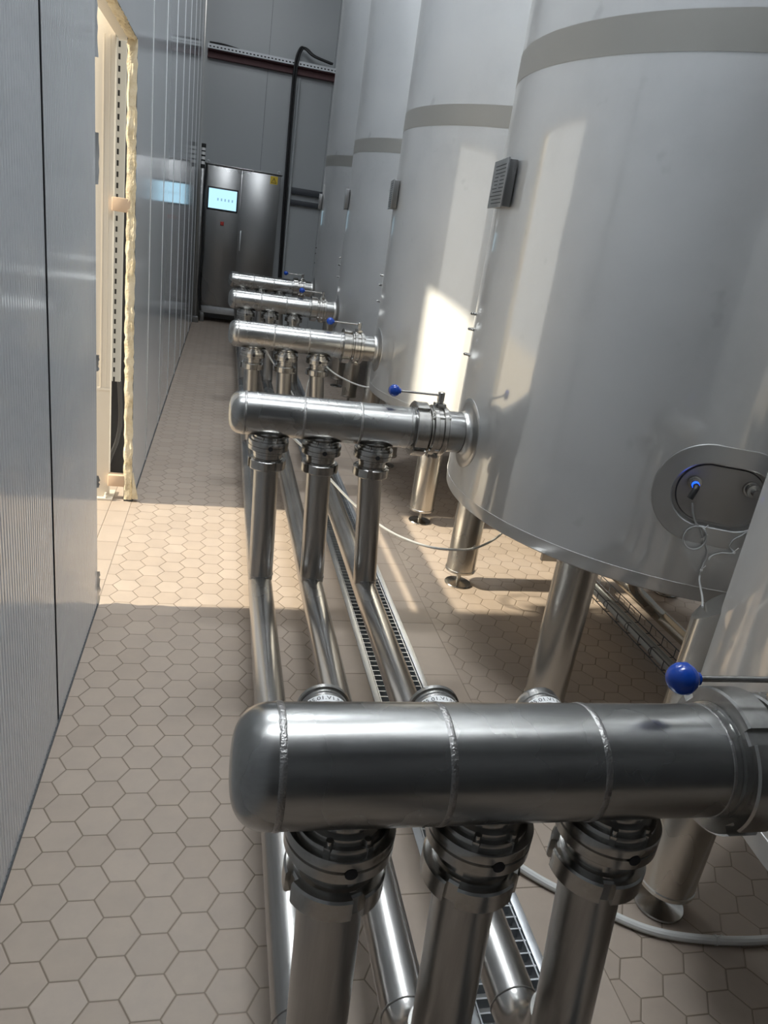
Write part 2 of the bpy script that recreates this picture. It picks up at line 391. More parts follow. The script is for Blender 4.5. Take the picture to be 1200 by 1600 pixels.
# ------------------------------------------------------------------ the setting
WX, WT = -0.425, 0.045               # inner face of left wall, its thickness
OY0, OY1, OZ = 2.90, 4.11, 2.27     # rough opening cut in it
YB, YF, XR, ZC = 12.3, -2.2, 6.0, 5.9
bm = B()
def quad(bm, pts, mi=0):
    f = bm.faces.new([bm.verts.new(p) for p in pts]); f.material_index = mi
def fl(x0, x1, y0, y1, mi): quad(bm, [(x0, y0, 0), (x1, y0, 0), (x1, y1, 0), (x0, y1, 0)], mi)
fl(WX, 0.49, YF, YB, 0); fl(0.49, 0.64, YF, YB, 1); fl(0.87, 1.02, YF, YB, 1); fl(1.02, XR, YF, YB, 0)
fl(-0.74, WX, YF, YB, 2); fl(-9, -0.74, -4, 16, 3)
for x0, x1, z0, z1 in ((0.64, 0.64, 0, -0.12), (0.64, 0.87, -0.12, -0.12), (0.87, 0.87, -0.12, 0)):
    quad(bm, [(x0, YF, z0), (x1, YF, z1), (x1, YB, z1), (x0, YB, z0)], 4)
floor = struct('floor', bm, [M_HEX, M_STRIP, M_SILL, M_GROUND, M_DARKST])

bm = B()
def wall_strip(y0, y1, z0, z1, ribs):
    """panel skin between y0 and y1, micro-ribbed or plain, with back and edges"""
    ys = []
    if ribs:
        p = 0.021; n = max(1, int((y1-y0)/p))
        for i in range(n+1):
            y = y0 + (y1-y0)*i/n
            if i == n: ys.append((y1, 0.0)); break
            ys += [(y, 0.0), (y + p*0.60, 0.0), (y + p*0.80, -0.0016)]
    else: ys = [(y0, 0), (y1, 0)]
    lo = [bm.verts.new((WX + dx, y, z0)) for y, dx in ys]; hi = [bm.verts.new((WX + dx, y, z1)) for y, dx in ys]
    for i in range(len(ys)-1): bm.faces.new((lo[i], lo[i+1], hi[i+1], hi[i]))
    xb = WX - WT
    quad(bm, [(xb, y0, z0), (xb, y1, z0), (xb, y1, z1), (xb, y0, z1)])
    for y in (y0, y1): quad(bm, [(xb, y, z0), (WX-0.0004, y, z0), (WX-0.0004, y, z1), (xb, y, z1)], 1)
    quad(bm, [(xb, y0, z0), (WX-0.0004, y0, z0), (WX-0.0004, y1, z0), (xb, y1, z0)], 1)
    quad(bm, [(xb, y0, z1), (WX-0.0004, y0, z1), (WX-0.0004, y1, z1), (xb, y1, z1)], 1)
seam0 = 2.12
wall_strip(YF, 1.06, 0.0, ZC, True); wall_strip(1.066, seam0-0.011, 0.0, ZC, True)
wall_strip(seam0+0.011, OY0, 0.0, ZC, True)
wall_strip(OY0, OY1, OZ, ZC, False)
seams = [4.86, 5.80, 6.75, 7.70, 8.65, 9.60, 10.55, 11.50]
prev = OY1
for y in seams + [YB]:
    wall_strip(prev, y-0.002, 0.0, ZC, False); prev = y+0.002
wl = struct('wall_left', bm, [M_WALL, M_SEAM])
bm = B()
box(bm, WX-0.03, WX-0.012, seam0-0.012, seam0+0.012, 0, ZC)
box(bm, WX-0.03, WX-0.006, 1.06, 1.066, 0, ZC)
for y in seams: box(bm, WX-0.03, WX-0.004, y-0.002, y+0.002, 0, ZC)
obj('seam_gap', bm, M_SEAM, wl, smooth=False)
bm = B()
for y in seams: box(bm, WX-0.001, WX+0.0026, y+0.002, y+0.018, 0, ZC, 0.0008)  # thin lip carrying the painted highlight beside each joint
obj('seam_highlight', bm, M_SEAML, wl)
bm = B()
box(bm, WX-0.002, WX+0.004, YF, OY0, 0.0, 0.006, 0); box(bm, WX-0.002, WX+0.004, OY1, YB, 0.0, 0.006, 0)
obj('sealant_line', bm, M_SEAM, wl, 'dark joint between wall and floor', smooth=False)
# torn foam of the cut edge
def foam_strip(p0, p1, wdir, width, ndir, nseg, amp):
    p0, p1, wdir, ndir = Vector(p0), Vector(p1), Vector(wdir), Vector(ndir)
    rows = []
    m = 5
    for i in range(nseg+1):
        p = p0.lerp(p1, i/nseg)
        j0, j1 = random.uniform(-1, 1)*amp*0.5, random.uniform(-1, 1)*amp*0.5
        row = []
        for k in range(m+1):
            t = k/m
            w = -j0 + (width + j0 + j1)*t
            h = (amp*random.uniform(0.2, 1.3)) if 0 < k < m else 0.0
            row.append(bm.verts.new(p + wdir*w + ndir*h))
        rows.append(row)
    for a, b in zip(rows, rows[1:]):
        for k in range(m): bm.faces.new((a[k], a[k+1], b[k+1], b[k]))
bm = B()
foam_strip((WX-WT, OY1-0.001, 0.012), (WX-WT, OY1-0.001, OZ), (1, 0, 0), WT, (0, -1, 0), 90, 0.007)
foam_strip((WX-WT, OY0, OZ-0.001), (WX-WT, OY1, OZ-0.001), (1, 0, 0), WT, (0, 0, -1), 44, 0.006)
obj('foam_core', bm, M_FOAM, wl, 'torn cream insulation foam of the cut panel edge')
bm = B()   # loose wedge of foam at the foot of the cut
vs = [(WX+0.002, OY1-0.015, 0.02), (WX+0.002, OY1+0.03, 0.02), (WX+0.034, OY1-0.012, 0.02), (WX+0.030, OY1+0.02, 0.02), (WX+0.002, OY1-0.012, 0.17), (WX+0.003, OY1+0.02, 0.17)]
v = [bm.verts.new(p) for p in vs]
for f in ((0, 1, 3, 2), (0, 2, 4), (1, 5, 3), (2, 3, 5, 4), (0, 4, 5, 1)): bm.faces.new([v[i] for i in f])
obj('foam_wedge', bm, M_FOAM, wl, smooth=False)
bm = B()   # bent slivers of sheet on the near cut edge
random.seed(3)
for z0, h, w in ((0.0, 0.085, 0.024), (0.085, 0.07, 0.012), (0.52, 0.05, 0.006), (1.62, 0.16, 0.010), (0.98, 0.06, 0.006), (2.0, 0.2, 0.008)):
    n = 7
    r0 = [bm.verts.new((WX-0.0005, OY0-0.001, z0 + h*i/n)) for i in range(n+1)]
    r1 = [bm.verts.new((WX + 0.004 + 0.008*random.random(), OY0 + w*math.sin(PI*(i+0.4)/(n+0.8))*(0.6+0.5*random.random()), z0 + h*i/n)) for i in range(n+1)]
    for i in range(n): bm.faces.new((r0[i], r0[i+1], r1[i+1], r1[i]))
obj('torn_sheet', bm, M_GALV, wl, 'bent slivers of grey sheet on the cut edge')
LEAN = 0.0125                                  # the old wall leans slightly outwards
RL = Matrix.Rotation(-LEAN, 4, 'Y')
wl.matrix_world = Matrix.Translation((WX, 0, 0)) @ RL @ Matrix.Translation((-WX, 0, 0))

bm = B()
xs = [-0.6, -0.5+0.62, 0.62, 1.62, 2.62, 3.62, 4.62, XR]
xs = [WX-WT, 0.42, 1.36, 2.3, 3.24, 4.18, 5.12, XR]
for a, b in zip(xs, xs[1:]): box(bm, a+0.002, b-0.002, YB, YB+0.06, -0.1, ZC)
box(bm, WX-WT, XR, YB+0.012, YB+0.05, -0.1, ZC, mi=1)
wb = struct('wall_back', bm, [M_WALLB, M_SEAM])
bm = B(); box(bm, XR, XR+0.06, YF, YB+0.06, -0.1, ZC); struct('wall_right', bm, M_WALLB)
bm = B(); box(bm, WX-WT-0.12, XR+0.06, YF-0.06, YF, -0.1, ZC); struct('wall_front', bm, M_WALLD)
bm = B(); box(bm, WX-WT, XR+0.06, YF-0.06, YB+0.06, ZC, ZC+0.06); struct('ceiling', bm, M_CEIL)

# ------------------------------------------------------------------ ceiling lamps (above the frame)
lamp = None
for i, (lx, ly, le) in enumerate(LAMPS):
    if lamp is None:
        lamp = thing('ceiling_lamp', 'linear white lamp hung high over the aisle above the nearest manifold', 'lamp', (lx, ly, ZC-0.17), 'ceiling lamps')
        bm = B(); box(bm, -0.77, 0.77, -0.25, 0.25, 0.0, 0.06, 0.008); obj('housing', bm, M_GALV, lamp)
        for sx in (-0.6, 0.6):
            bm = B(); cyl(bm, (sx, 0, 0.06), (0, 0, 1), 0.11, 0.006, 8); obj('hanger', bm, M_GALV, lamp)
    else:
        copy_tree(lamp, (lx, ly, ZC-0.17), 'linear white lamp hung high over the %s, %s' % ('aisle' if lx < 1 else 'rear of the tanks', ['', 'above the second tank', 'above the fourth tank', 'above the nearest tank', 'above the third tank', 'above the farthest tank'][i]), 'ceiling lamps')

# ------------------------------------------------------------------ tanks
R, TX, PITCHY, TY0 = 0.90, 1.86, 1.935, 0.77
ZB, ZT = 0.652, 4.55
THC, ZM = math.radians(22.6), 1.005           # manway direction from -Y towards -X, its height
def onsurf(u, z, rad):                         # u = arc length from manway centre, + away from aisle
    th = THC - u/R
    return Vector((-math.sin(th)*rad, -math.cos(th)*rad, z))
def stadium(hl, hh, n=40):
    c = hl-hh; out = []
    for i in range(n):
        a = 2*PI*(i+0.5)/n; x, y = math.cos(a)*hh, math.sin(a)*hh
        out.append((x + (c if x > 0 else -c), y))
    return out
def in_stadium(u, v, hl, hh):
    du = max(0.0, abs(u)-(hl-hh)); return math.hypot(du, v) < hh
OUT_L, OUT_H, IN_L, IN_H = 0.207, 0.158, 0.147, 0.098
def make_tank():
    t = thing('storage_tank', '', 'tank', (TX, TY0, 0), 'row of steel storage tanks')
    bm = B()
    n = 288
    zs = [(ZB, R-0.012), (ZB+0.006, R-0.004), (ZB+0.05, R), (ZB+0.0505, R+0.0012), (ZB+0.053, R+0.0012), (ZB+0.0535, R)] + [(0.80 + 0.0205*i, R) for i in range(21)] + [(1.6, R), (2.0, R), (2.8, R), (3.4, R), (ZT, R), (ZT+0.12, R-0.08), (ZT+0.22, R-0.35), (ZT+0.26, 0.0)]
    rows = []
    for z, r in zs:
        rows.append([bm.verts.new((0, 0, z))] if r == 0 else [bm.verts.new((math.cos(2*PI*i/n)*r, math.sin(2*PI*i/n)*r, z)) for i in range(n)])
    def uv(v):
        th = math.atan2(-v.co.x, -v.co.y); d = (th-THC+PI) % (2*PI) - PI
        return -d*R, v.co.z-ZM
    for a, b in zip(rows, rows[1:]):
        for i in range(n):
            j = (i+1) % n
            if len(b) == 1: bm.faces.new((a[i], a[j], b[0])); continue
            q = (a[i], a[j], b[j], b[i])
            if any(in_stadium(*uv(v), IN_L+0.004, IN_H+0.004) for v in q): continue
            bm.faces.new(q)
    bot = [(ZB, R-0.012), (ZB+0.03, R-0.10), (ZB+0.02, 0.3), (ZB-0.04, 0.06), (ZB-0.04, 0.0)]
    prev = rows[0]
    for z, r in bot[1:]:
        cur = [bm.verts.new((0, 0, z))] if r == 0 else [bm.verts.new((math.cos(2*PI*i/n)*r, math.sin(2*PI*i/n)*r, z)) for i in range(n)]
        for i in range(n):
            j = (i+1) % n
            bm.faces.new((prev[j], prev[i], cur[0]) if len(cur) == 1 else (prev[j], prev[i], cur[i], cur[j]))
        prev = cur
    obj('shell', bm, M_TANK, t, angle=25)
    bm = B(); lathe(bm, [(2.175, R-0.01), (2.175, R+0.0012), (2.275, R+0.0012), (2.275, R-0.01)], n=192); obj('jacket_band', bm, M_BAND, t, 'matte grey band round the shell')
    # oval manway: collar, recess wall, cover
    bm = B(); N_ = 72
    loops = []
    for hl, hh, off in ((OUT_L, OUT_H, 0.0), (OUT_L-0.002, OUT_H-0.002, 0.004), (IN_L+0.003, IN_H+0.003, 0.004), (IN_L, IN_H, 0.002), (IN_L, IN_H, -0.034)):
        loops.append([bm.verts.new(onsurf(u, ZM+v, R+off)) for u, v in stadium(hl, hh, N_)])
    for a, b in zip(loops, loops[1:]):
        for i in range(N_): bm.faces.new((a[i], a[(i+1) % N_], b[(i+1) % N_], b[i]))
    obj('manway_collar', bm, M_BRUSH, t, 'brushed oval collar')
    bm = B()
    prev = [bm.verts.new(onsurf(u, ZM+v, R-0.028)) for u, v in stadium(IN_L+0.001, IN_H+0.001, N_)]
    for k in (0.93, 0.9, 0.6, 0.3):
        off = -0.028 if k > 0.92 else -0.022
        cur = [bm.verts.new(onsurf(u*k, ZM+v*k, R+off)) for u, v in stadium(IN_L, IN_H, N_)]
        for i in range(N_): bm.faces.new((prev[i], prev[(i+1) % N_], cur[(i+1) % N_], cur[i]))
        prev = cur
    bm.faces.new(prev)
    cover = obj('manway_cover', bm, M_COVER, t, 'dull dark oval cover')
    def radial(u, z, r0): return onsurf(u, z, r0), (onsurf(u, z, 1.0)-onsurf(u, z, 0.0)).normalized()
    p, d = radial(-0.087, ZM+0.026, R-0.024)
    bm = B(); lathe(bm, [(0, 0.021), (0.012, 0.021), (0.013, 0.016), (0.026, 0.016), (0.027, 0.012), (0.034, 0.012), (0.034, 0)], p, d, 24)
    s = obj('level_sensor', bm, M_FIT, t)
    bm = B(); lathe(bm, [(0.034, 0.011), (0.048, 0.011), (0.049, 0.009), (0.049, 0)], p, d, 20); obj('indicator_ring', bm, M_LED, s, 'glowing blue ring')
    bm = B(); q = p + d*0.049
    tube(bm, spline([q, q+d*0.014, q+d*0.022+Vector((-0.004, 0, -0.010)), q+d*0.022+Vector((-0.012, 0, -0.034))], 5), 0.0095, 14); obj('elbow_plug', bm, M_BLACK, s, 'black angled cable plug')
    p, d = radial(0.079, ZM+0.038, R-0.024)
    bm = B(); lathe(bm, [(0, 0.024), (0.014, 0.024), (0.015, 0.017), (0.024, 0.017), (0.026, 0.020), (0.034, 0.020), (0.036, 0.011), (0.06, 0.011), (0.06, 0)], p, d, 6+18); obj('sample_fitting', bm, M_FIT, t)
    # outlet collar towards the aisle (-X)
    bm = B(); NN = 64; prev = None
    for r, off in ((0.0805, 0.030), (0.0812, 0.016), (0.092, 0.007), (0.115, 0.004), (0.134, 0.003), (0.136, 0.0)):
        cur = []
        for i in range(NN):
            a = 2*PI*i/NN; u = r*math.cos(a); z = 0.925 + r*math.sin(a); th = math.asin(u/R)
            cur.append(bm.verts.new((-(R+off)*math.cos(th), (R+off)*math.sin(th), z)))
        if prev:
            for i in range(NN): bm.faces.new((prev[i], prev[(i+1) % NN], cur[(i+1) % NN], cur[i]))
        prev = cur
    obj('outlet_collar', bm, M_RIM, t, angle=60)
    # nameplate on its stand-off bracket
    PM = Matrix.Translation((-R-0.040, -0.032, 0)) @ Matrix.Rotation(math.radians(-7), 4, 'Z')
    bm = B(); box(bm, 0.005, 0.034, 0.003, 0.225, 1.752, 1.905, 0.003, M=PM)
    br = obj('nameplate_bracket', bm, M_DARKST, t)
    bm = B(); box(bm, 0.0, 0.005, 0.0, 0.23, 1.748, 1.909, 0.0015, M=PM)
    npl = obj('nameplate', bm, M_PLATE, br, 'grey engraved plate with lines of small print')
    bm = B()
    for k in range(11):
        z = 1.890-0.0125*k; y0 = 0.014+0.01*random.random(); y1 = 0.215-0.06*random.random()
        if k in (3, 4, 5, 6): box(bm, -0.0005, 0.0, 0.12, y1, z-0.003, z, M=PM); y1 = 0.09
        box(bm, -0.0005, 0.0, y0, y1, z-0.003, z, M=PM)
    obj('print_lines', bm, M_TEXT, br, smooth=False)
    # gauge pins
    for z, ln in ((1.36, 0.018), (1.30, 0.035), (1.20, 0.055)):
        a = math.radians(13); d = Vector((-math.cos(a), math.sin(a), 0)); e = Vector((0.25, -1, 0)).normalized()
        p = d*(R-0.006) + Vector((0, 0, z))
        bm = B(); cyl(bm, p, d, 0.026, 0.006, 14)
        q = p + d*0.022; tube(bm, [q - e*0.006, q + e*ln], 0.0045, 10)
        obj('gauge_fitting', bm, M_FIT, t)
    # four legs
    for sx in (-1, 1):
        for sy in (-1, 1):
            bm = B(); lathe(bm, [(0.078, 0), (0.078, 0.070), (0.08, 0.0765), (0.090, 0.0765), (0.093, 0.0735), (0.71, 0.0735), (0.71, 0)], (sx*0.60, sy*0.55, 0), n=48)
            lg = obj('leg', bm, M_LEG, t)
            bm = B(); lathe(bm, [(0, 0), (0, 0.066), (0.005, 0.068), (0.009, 0.066), (0.018, 0.022), (0.020, 0.012), (0.08, 0.011), (0.08, 0)], (sx*0.60, sy*0.55, 0), n=36)
            obj('levelling_foot', bm, M_FIT, lg, 'round disc foot on a threaded stem')
    return t
TLAB = ['nearest steel storage tank, cut off by the right edge, with cable housing on its side',
        'big steel storage tank with oval manway and blue-lit sensor, second from the camera',
        'steel storage tank with a bright sunlit patch on its side, third from the camera',
        'steel storage tank standing directly behind the sunlit tank, fourth from the camera',
        'farthest steel storage tank, its edge showing beside the dark wall rails']
tank0 = make_tank(); tank0['label'] = TLAB[0]
tanks = [tank0]
for i in range(1, 5): tanks.append(copy_tree(tank0, (TX, TY0+PITCHY*i, 0), TLAB[i]))
tanks[0].scale = (1, 1, 1.03); tanks[0].location.x += 0.01
# cable housing welded to the nearest tank
bm = B()
a = math.radians(-42); d = Vector((-math.cos(a), -math.sin(a), 0)); tt = Vector((-d.y, d.x, 0))
HC = d*(R+0.012)
prof = [(-0.08, -0.03), (-0.074, 0.012), (-0.05, 0.036), (0, 0.046), (0.05, 0.036), (0.074, 0.012), (0.08, -0.03)]
lo = [bm.verts.new(HC + tt*x + d*y + Vector((0, 0, 0.40))) for x, y in prof]
hi = [bm.verts.new(HC + tt*x + d*y + Vector((0, 0, 0.895 - 0.9*max(0, y+0.03)))) for x, y in prof]
for i in range(len(prof)-1): bm.faces.new((lo[i], lo[i+1], hi[i+1], hi[i]))
bm.faces.new(hi); bm.faces.new(list(reversed(lo))); bm.faces.new((lo[-1], lo[0], hi[0], hi[-1]))
house = obj('cable_housing', bm, M_LEG, tanks[0], 'half-round welded housing with slanted top', angle=50)
bm = B()
for i in range(34):
    p = d*(R+0.003) - tt*0.082 + Vector((0, 0, 0.48 + 0.0112*i)); lathe(bm, [(-0.004, 0.0), (-0.003, 0.004), (0.003, 0.004), (0.004, 0)], p, (0, 0, 1), 8)
obj('weld_bead', bm, M_WELD, house)

# ------------------------------------------------------------------ manifolds
MX = 0.40                                       # thing origin; local x = world x - MX
ZMF, RM = 0.925, 0.079
RISX = (0.201, 0.401, 0.603); PIPX = (0.218, 0.424, 0.645); ZP, RP = 0.235, 0.047
def label_on_cylinder(bm_s, bm_t, o, axis, up, r, t0, t1, half, s, size):
    ax = Vector(axis).normalized(); up = Vector(up); sd_ = up.cross(ax).normalized(); up = ax.cross(sd_).normalized()
    if up.z < 0: up = -up
    def pt(a, t, rr): return Vector(o) + ax*t + (up*math.cos(a) + sd_*math.sin(a))*rr
    n = 20
    for k in range(n):
        a0, a1 = -half + 2*half*k/n, -half + 2*half*(k+1)/n
        bm_s.faces.new([bm_s.verts.new(pt(a0, t0, r+0.0006)), bm_s.verts.new(pt(a1, t0, r+0.0006)), bm_s.verts.new(pt(a1, t1, r+0.0006)), bm_s.verts.new(pt(a0, t1, r+0.0006))])
    sgn = 1 if sd_.x > 0 else -1
    text_mesh(bm_t, s, size, lambda x, y: pt(sgn*x/r, (t0+t1)/2 + y, r+0.0011))
def make_manifold():
    t = thing('pipe_manifold', '', 'pipe', (MX, TY0, 0), 'manifolds linking tanks to floor pipes')
    bm = B()
    prof = []
    for i in range(13):                          # dished end
        a = PI/2*i/12
        prof.append((0.046 + 0.052*(1-math.cos(a)**0.9 if i < 12 else 1), RM*math.sin(a)**0.62 if i else 0.0))
    prof += [(0.103, RM), (0.735, RM), (0.736, RM+0.004), (0.741, RM+0.004), (0.741, 0)]
    lathe(bm, prof, (-MX, 0, ZMF), (1, 0, 0), 72)
    obj('header_pipe', bm, M_BODY, t, angle=28)
    for x in (0.105, 0.318, 0.531, 0.722):
        bm = B(); w = 0.0035 if x < 0.7 else 0.002
        lathe(bm, [(x-w*1.6, RM-0.0005), (x-w, RM+0.0008), (x, RM+0.0013), (x+w, RM+0.0008), (x+w*1.6, RM-0.0005)], (-MX, 0, ZMF), (1, 0, 0), 72)
        obj('weld_seam', bm, M_WELD, t)
    bm = B(); slotted_nut(bm, (0.738-MX, 0, ZMF), (1, 0, 0), 0.083, 0.105, 0.094, 0.05, 4, 0.11, phase=0.6); obj('union_nut', bm, M_FIT, t, 'slotted round union nut', angle=20)
    bm = B(); lathe(bm, [(0.738, 0), (0.738, 0.084), (0.745, 0.0845), (0.785, 0.0845), (0.787, 0.080), (0.797, 0.080), (0.799, 0.088), (0.806, 0.088), (0.806, 0)], (-MX, 0, ZMF), (1, 0, 0), 64); obj('union_liner', bm, M_FIT, t)
    # butterfly valve at the tank
    bm = B()
    lathe(bm, [(0.806, 0), (0.806, 0.094), (0.809, 0.097), (0.824, 0.097), (0.826, 0.094), (0.826, 0.090), (0.845, 0.090), (0.845, 0.094), (0.847, 0.097), (0.862, 0.097), (0.865, 0.094), (0.865, 0)], (-MX, 0, ZMF), (1, 0, 0), 64)
    for sg in (1, -1):
        box(bm, 0.814-MX, 0.857-MX, -0.020, 0.020, ZMF + (0.085 if sg > 0 else -0.108), ZMF + (0.108 if sg > 0 else -0.085), 0.004)
    cyl(bm, (0.8355-MX, 0, ZMF+0.10), (0, 0, 1), 0.016, 0.012, 20)
    bv = obj('butterfly_valve', bm, M_FIT, t)
    for k in range(4):
        a = PI/4 + k*PI/2; c = (0.800-MX, math.cos(a)*0.090, ZMF + math.sin(a)*0.090)
        bm = B(); cyl(bm, c, (1, 0, 0), 0.07, 0.0045, 8); cyl(bm, c, (1, 0, 0), 0.006, 0.0085, 6); obj('bolt', bm, M_FIT, bv)
    bm = B(); cyl(bm, (0.8355-MX, 0, ZMF+0.114), (0, 0, 1), 0.036, 0.0135, 24, 0.002)
    tube(bm, [(0.84-MX, 0, ZMF+0.138), (0.655-MX, 0, ZMF+0.138)], 0.0045, 12); lv = obj('valve_lever', bm, M_FIT, t, 'steel lever rod on a round hub')
    bm = B(); r = bmesh.ops.create_uvsphere(bm, u_segments=32, v_segments=20, radius=0.0225)
    for v in r['verts']: v.co = Vector((v.co.z, v.co.y, v.co.x)) + Vector((0.650-MX, 0, ZMF+0.138))
    lathe(bm, [(0.665, 0.011), (0.675, 0.0095), (0.676, 0.004)], (-MX, 0, ZMF+0.138), (1, 0, 0), 20)
    torus_ring(bm, (0.655-MX, 0, ZMF+0.138), (1, 0, 0), 0.0220, 0.0006, 40, 6)
    obj('ball_knob', bm, M_BLUE, lv, 'shiny blue ball knob')
    bm = B(); lathe(bm, [(0.865, 0), (0.865, 0.088), (0.872, 0.088), (0.874, RM+0.001), (0.956, RM+0.001)], (-MX, 0, ZMF), (1, 0, 0), 64); obj('outlet_pipe', bm, M_BODY, t)
    for k in range(3):
        x0, x1 = RISX[k]-MX, PIPX[k]-MX
        top, bot = Vector((x0, 0, 0.73)), Vector((x1, 0, ZP+0.02))
        bm = B(); lathe(bm, [(0.862, RP), (0.836, RP), (0.832, RP+0.002), (0.826, RP+0.002), (0.822, RP+0.009), (0.812, RP+0.010), (0.812, 0)], (x0, 0, 0.028), (0, 0, 1), 48); obj('branch_stub', bm, M_FIT, t)
        bm = B()
        lathe(bm, [(0.812, 0), (0.812, 0.064), (0.806, 0.066), (0.803, 0.066), (0.803, 0.074), (0.801, 0.075), (0.788, 0.075), (0.787, 0.0725), (0.784, 0.0725), (0.783, 0.075), (0.768, 0.075), (0.766, 0.073), (0.766, 0)], (x0, 0, 0.03), (0, 0, 1), 64)
        vb = obj('valve_body', bm, M_FIT, t)
        bm = B(); cyl(bm, (x0+0.004, -0.0752, 0.8145), (0, -1, 0), 0.0007, 0.0085, 20); obj('shaft_hole', bm, M_VOID, vb, 'dark round shaft hole')
        for a in (-115, -65, 65, 115):
            a = math.radians(a); c = Vector((x0 + 0.059*math.cos(a), 0.059*math.sin(a), 0.833))
            bm = B(); cyl(bm, c, (0, 0, 1), 0.010, 0.0085, 6); cyl(bm, c, (0, 0, 1), 0.018, 0.005, 12); obj('bolt', bm, M_FIT, vb)
        bm = B(); lathe(bm, [(0.766, 0.056), (0.752, 0.056), (0.750, 0.0535), (0.736, 0.0535), (0.734, 0.058), (0.726, 0.058), (0.726, 0)], (x0, 0, 0.03), (0, 0, 1), 48); obj('union_liner', bm, M_FIT, t)
        bm = B(); slotted_nut(bm, (x0, 0, 0.724), (0, 0, 1), RP, 0.071, 0.063, 0.036, 4, 0.13, phase=0.35 + 0.5*k); obj('union_nut', bm, M_FIT, t, 'slotted round union nut', angle=20)
        bm = B(); dv_ = (bot-top); L_ = dv_.length
        lathe(bm, [(0, RP-0.003), (0, RP), (L_, RP)], top, dv_, 48); obj('riser_pipe', bm, M_PIPE, t)
        # pneumatic actuator lying behind the valve
        ay = Vector((0.016, 0.34, 0.0)).normalized(); o = Vector((x0, 0, 0.795))
        bm = B(); lathe(bm, [(0.07, 0), (0.07, 0.018), (0.10, 0.018), (0.10, 0.040), (0.104, 0.043), (0.284, 0.043), (0.286, 0.0445), (0.293, 0.0445), (0.294, 0.0445 + (0.003 if k < 2 else 0)), (0.302, 0.0445 + (0.003 if k < 2 else 0)), (0.304, 0.044), (0.304, 0.040), (0.300, 0.038), (0.300, 0)], o, ay, 48)
        ac = obj('valve_actuator', bm, M_FIT, t, 'round steel actuator drum')
        bs, bt_ = B(), B()
        label_on_cylinder(bs, bt_, o, ay, (0, 0, 1), 0.043, 0.258, 0.276, 0.80, '05.01.V1.NE', 0.0135)
        obj('tag_sticker', bs, M_STICK, ac, 'white tag with black code', angle=80); obj('tag_text', bt_, M_TEXT, ac, smooth=False)
    return t
MLAB = ['large foreground steel manifold with rounded end, closest to the camera',
        'steel manifold on three dark risers, second from the camera, plugged into the big tank',
        'shiny steel manifold reaching the sunlit tank, third from the camera',
        'fourth steel manifold from the camera, between the third and the farthest',
        'farthest steel manifold, in front of the control cabinet']
m0 = make_manifold(); m0['label'] = MLAB[0]
m0.location.z = 0.0278; manis = [m0]
for i in range(1, 5): manis.append(copy_tree(m0, (MX, TY0+PITCHY*i, 0), MLAB[i]))

# ------------------------------------------------------------------ floor pipes with elbow up to the nearest risers
PL = ['long steel floor pipe nearest the left wall, beside the drain tiles', 'middle steel floor pipe running beside the slotted drain', 'right-hand steel floor pipe running over the slotted drain']
for k in range(3):
    x = PIPX[k]
    pt = thing('floor_pipe', PL[k], 'pipe', (x, TY0+0.15, ZP), 'long floor pipes')
    bm = B(); RB = 0.12
    tube(bm, [(0, 0, 0), (0, YB-0.02-(TY0+0.15), 0)], RP, 40); obj('straight_pipe', bm, M_FPIPE, pt)
    arc = [(0, 0.0 + RB*(1-math.sin(a)) - RB, RB*(1-math.cos(a))) for a in [PI/2*i/10 for i in range(11)]]
    arc = [(0, -RB*math.sin(a) , RB*(1-math.cos(a))) for a in [PI/2*i/10 for i in range(11)]]
    bm = B(); tube(bm, [(0, 0.005, 0)] + arc + [(0, -RB-0.003, RB+0.03)], RP+0.0004, 40); obj('elbow', bm, M_FPIPE, pt)
    bm = B(); torus_ring(bm, (0, 0.004, 0), (0, 1, 0), RP+0.0006, 0.0016, 48, 8); obj('weld_seam', bm, M_WELD, pt)
    for i in range(1, 5):                         # saddle welds at the tees
        bm = B(); torus_ring(bm, (0, PITCHY*i-0.15, RP*0.92), (0, 0, 1), RP*1.0, 0.002, 40, 6); obj('tee_weld', bm, M_WELD, pt)

# ------------------------------------------------------------------ slotted drain
dr = thing('drain_grate', 'long slotted steel drain set in the floor under the right-hand pipe', 'drain', (0.755, 5.0, 0))
bm = B()
for x0, x1 in ((-0.117, -0.093), (0.093, 0.117)):
    box(bm, x0, x1, YF-5.0+0.02, 11.6-5.0, -0.10, 0.003, 0.0015)
obj('edge_frame', bm, M_GALV, dr)
bm = B()
y = 0.0
while y < 11.58:
    box(bm, -0.093, 0.093, y-5.0-0.002, y-5.0+0.002, -0.034, -0.003); y += 0.0345
for x in (-0.088, 0.088): box(bm, x-0.002, x+0.002, -5.0, 11.55-5.0, -0.03, -0.002)
obj('slats', bm, M_GALV, dr, smooth=False)

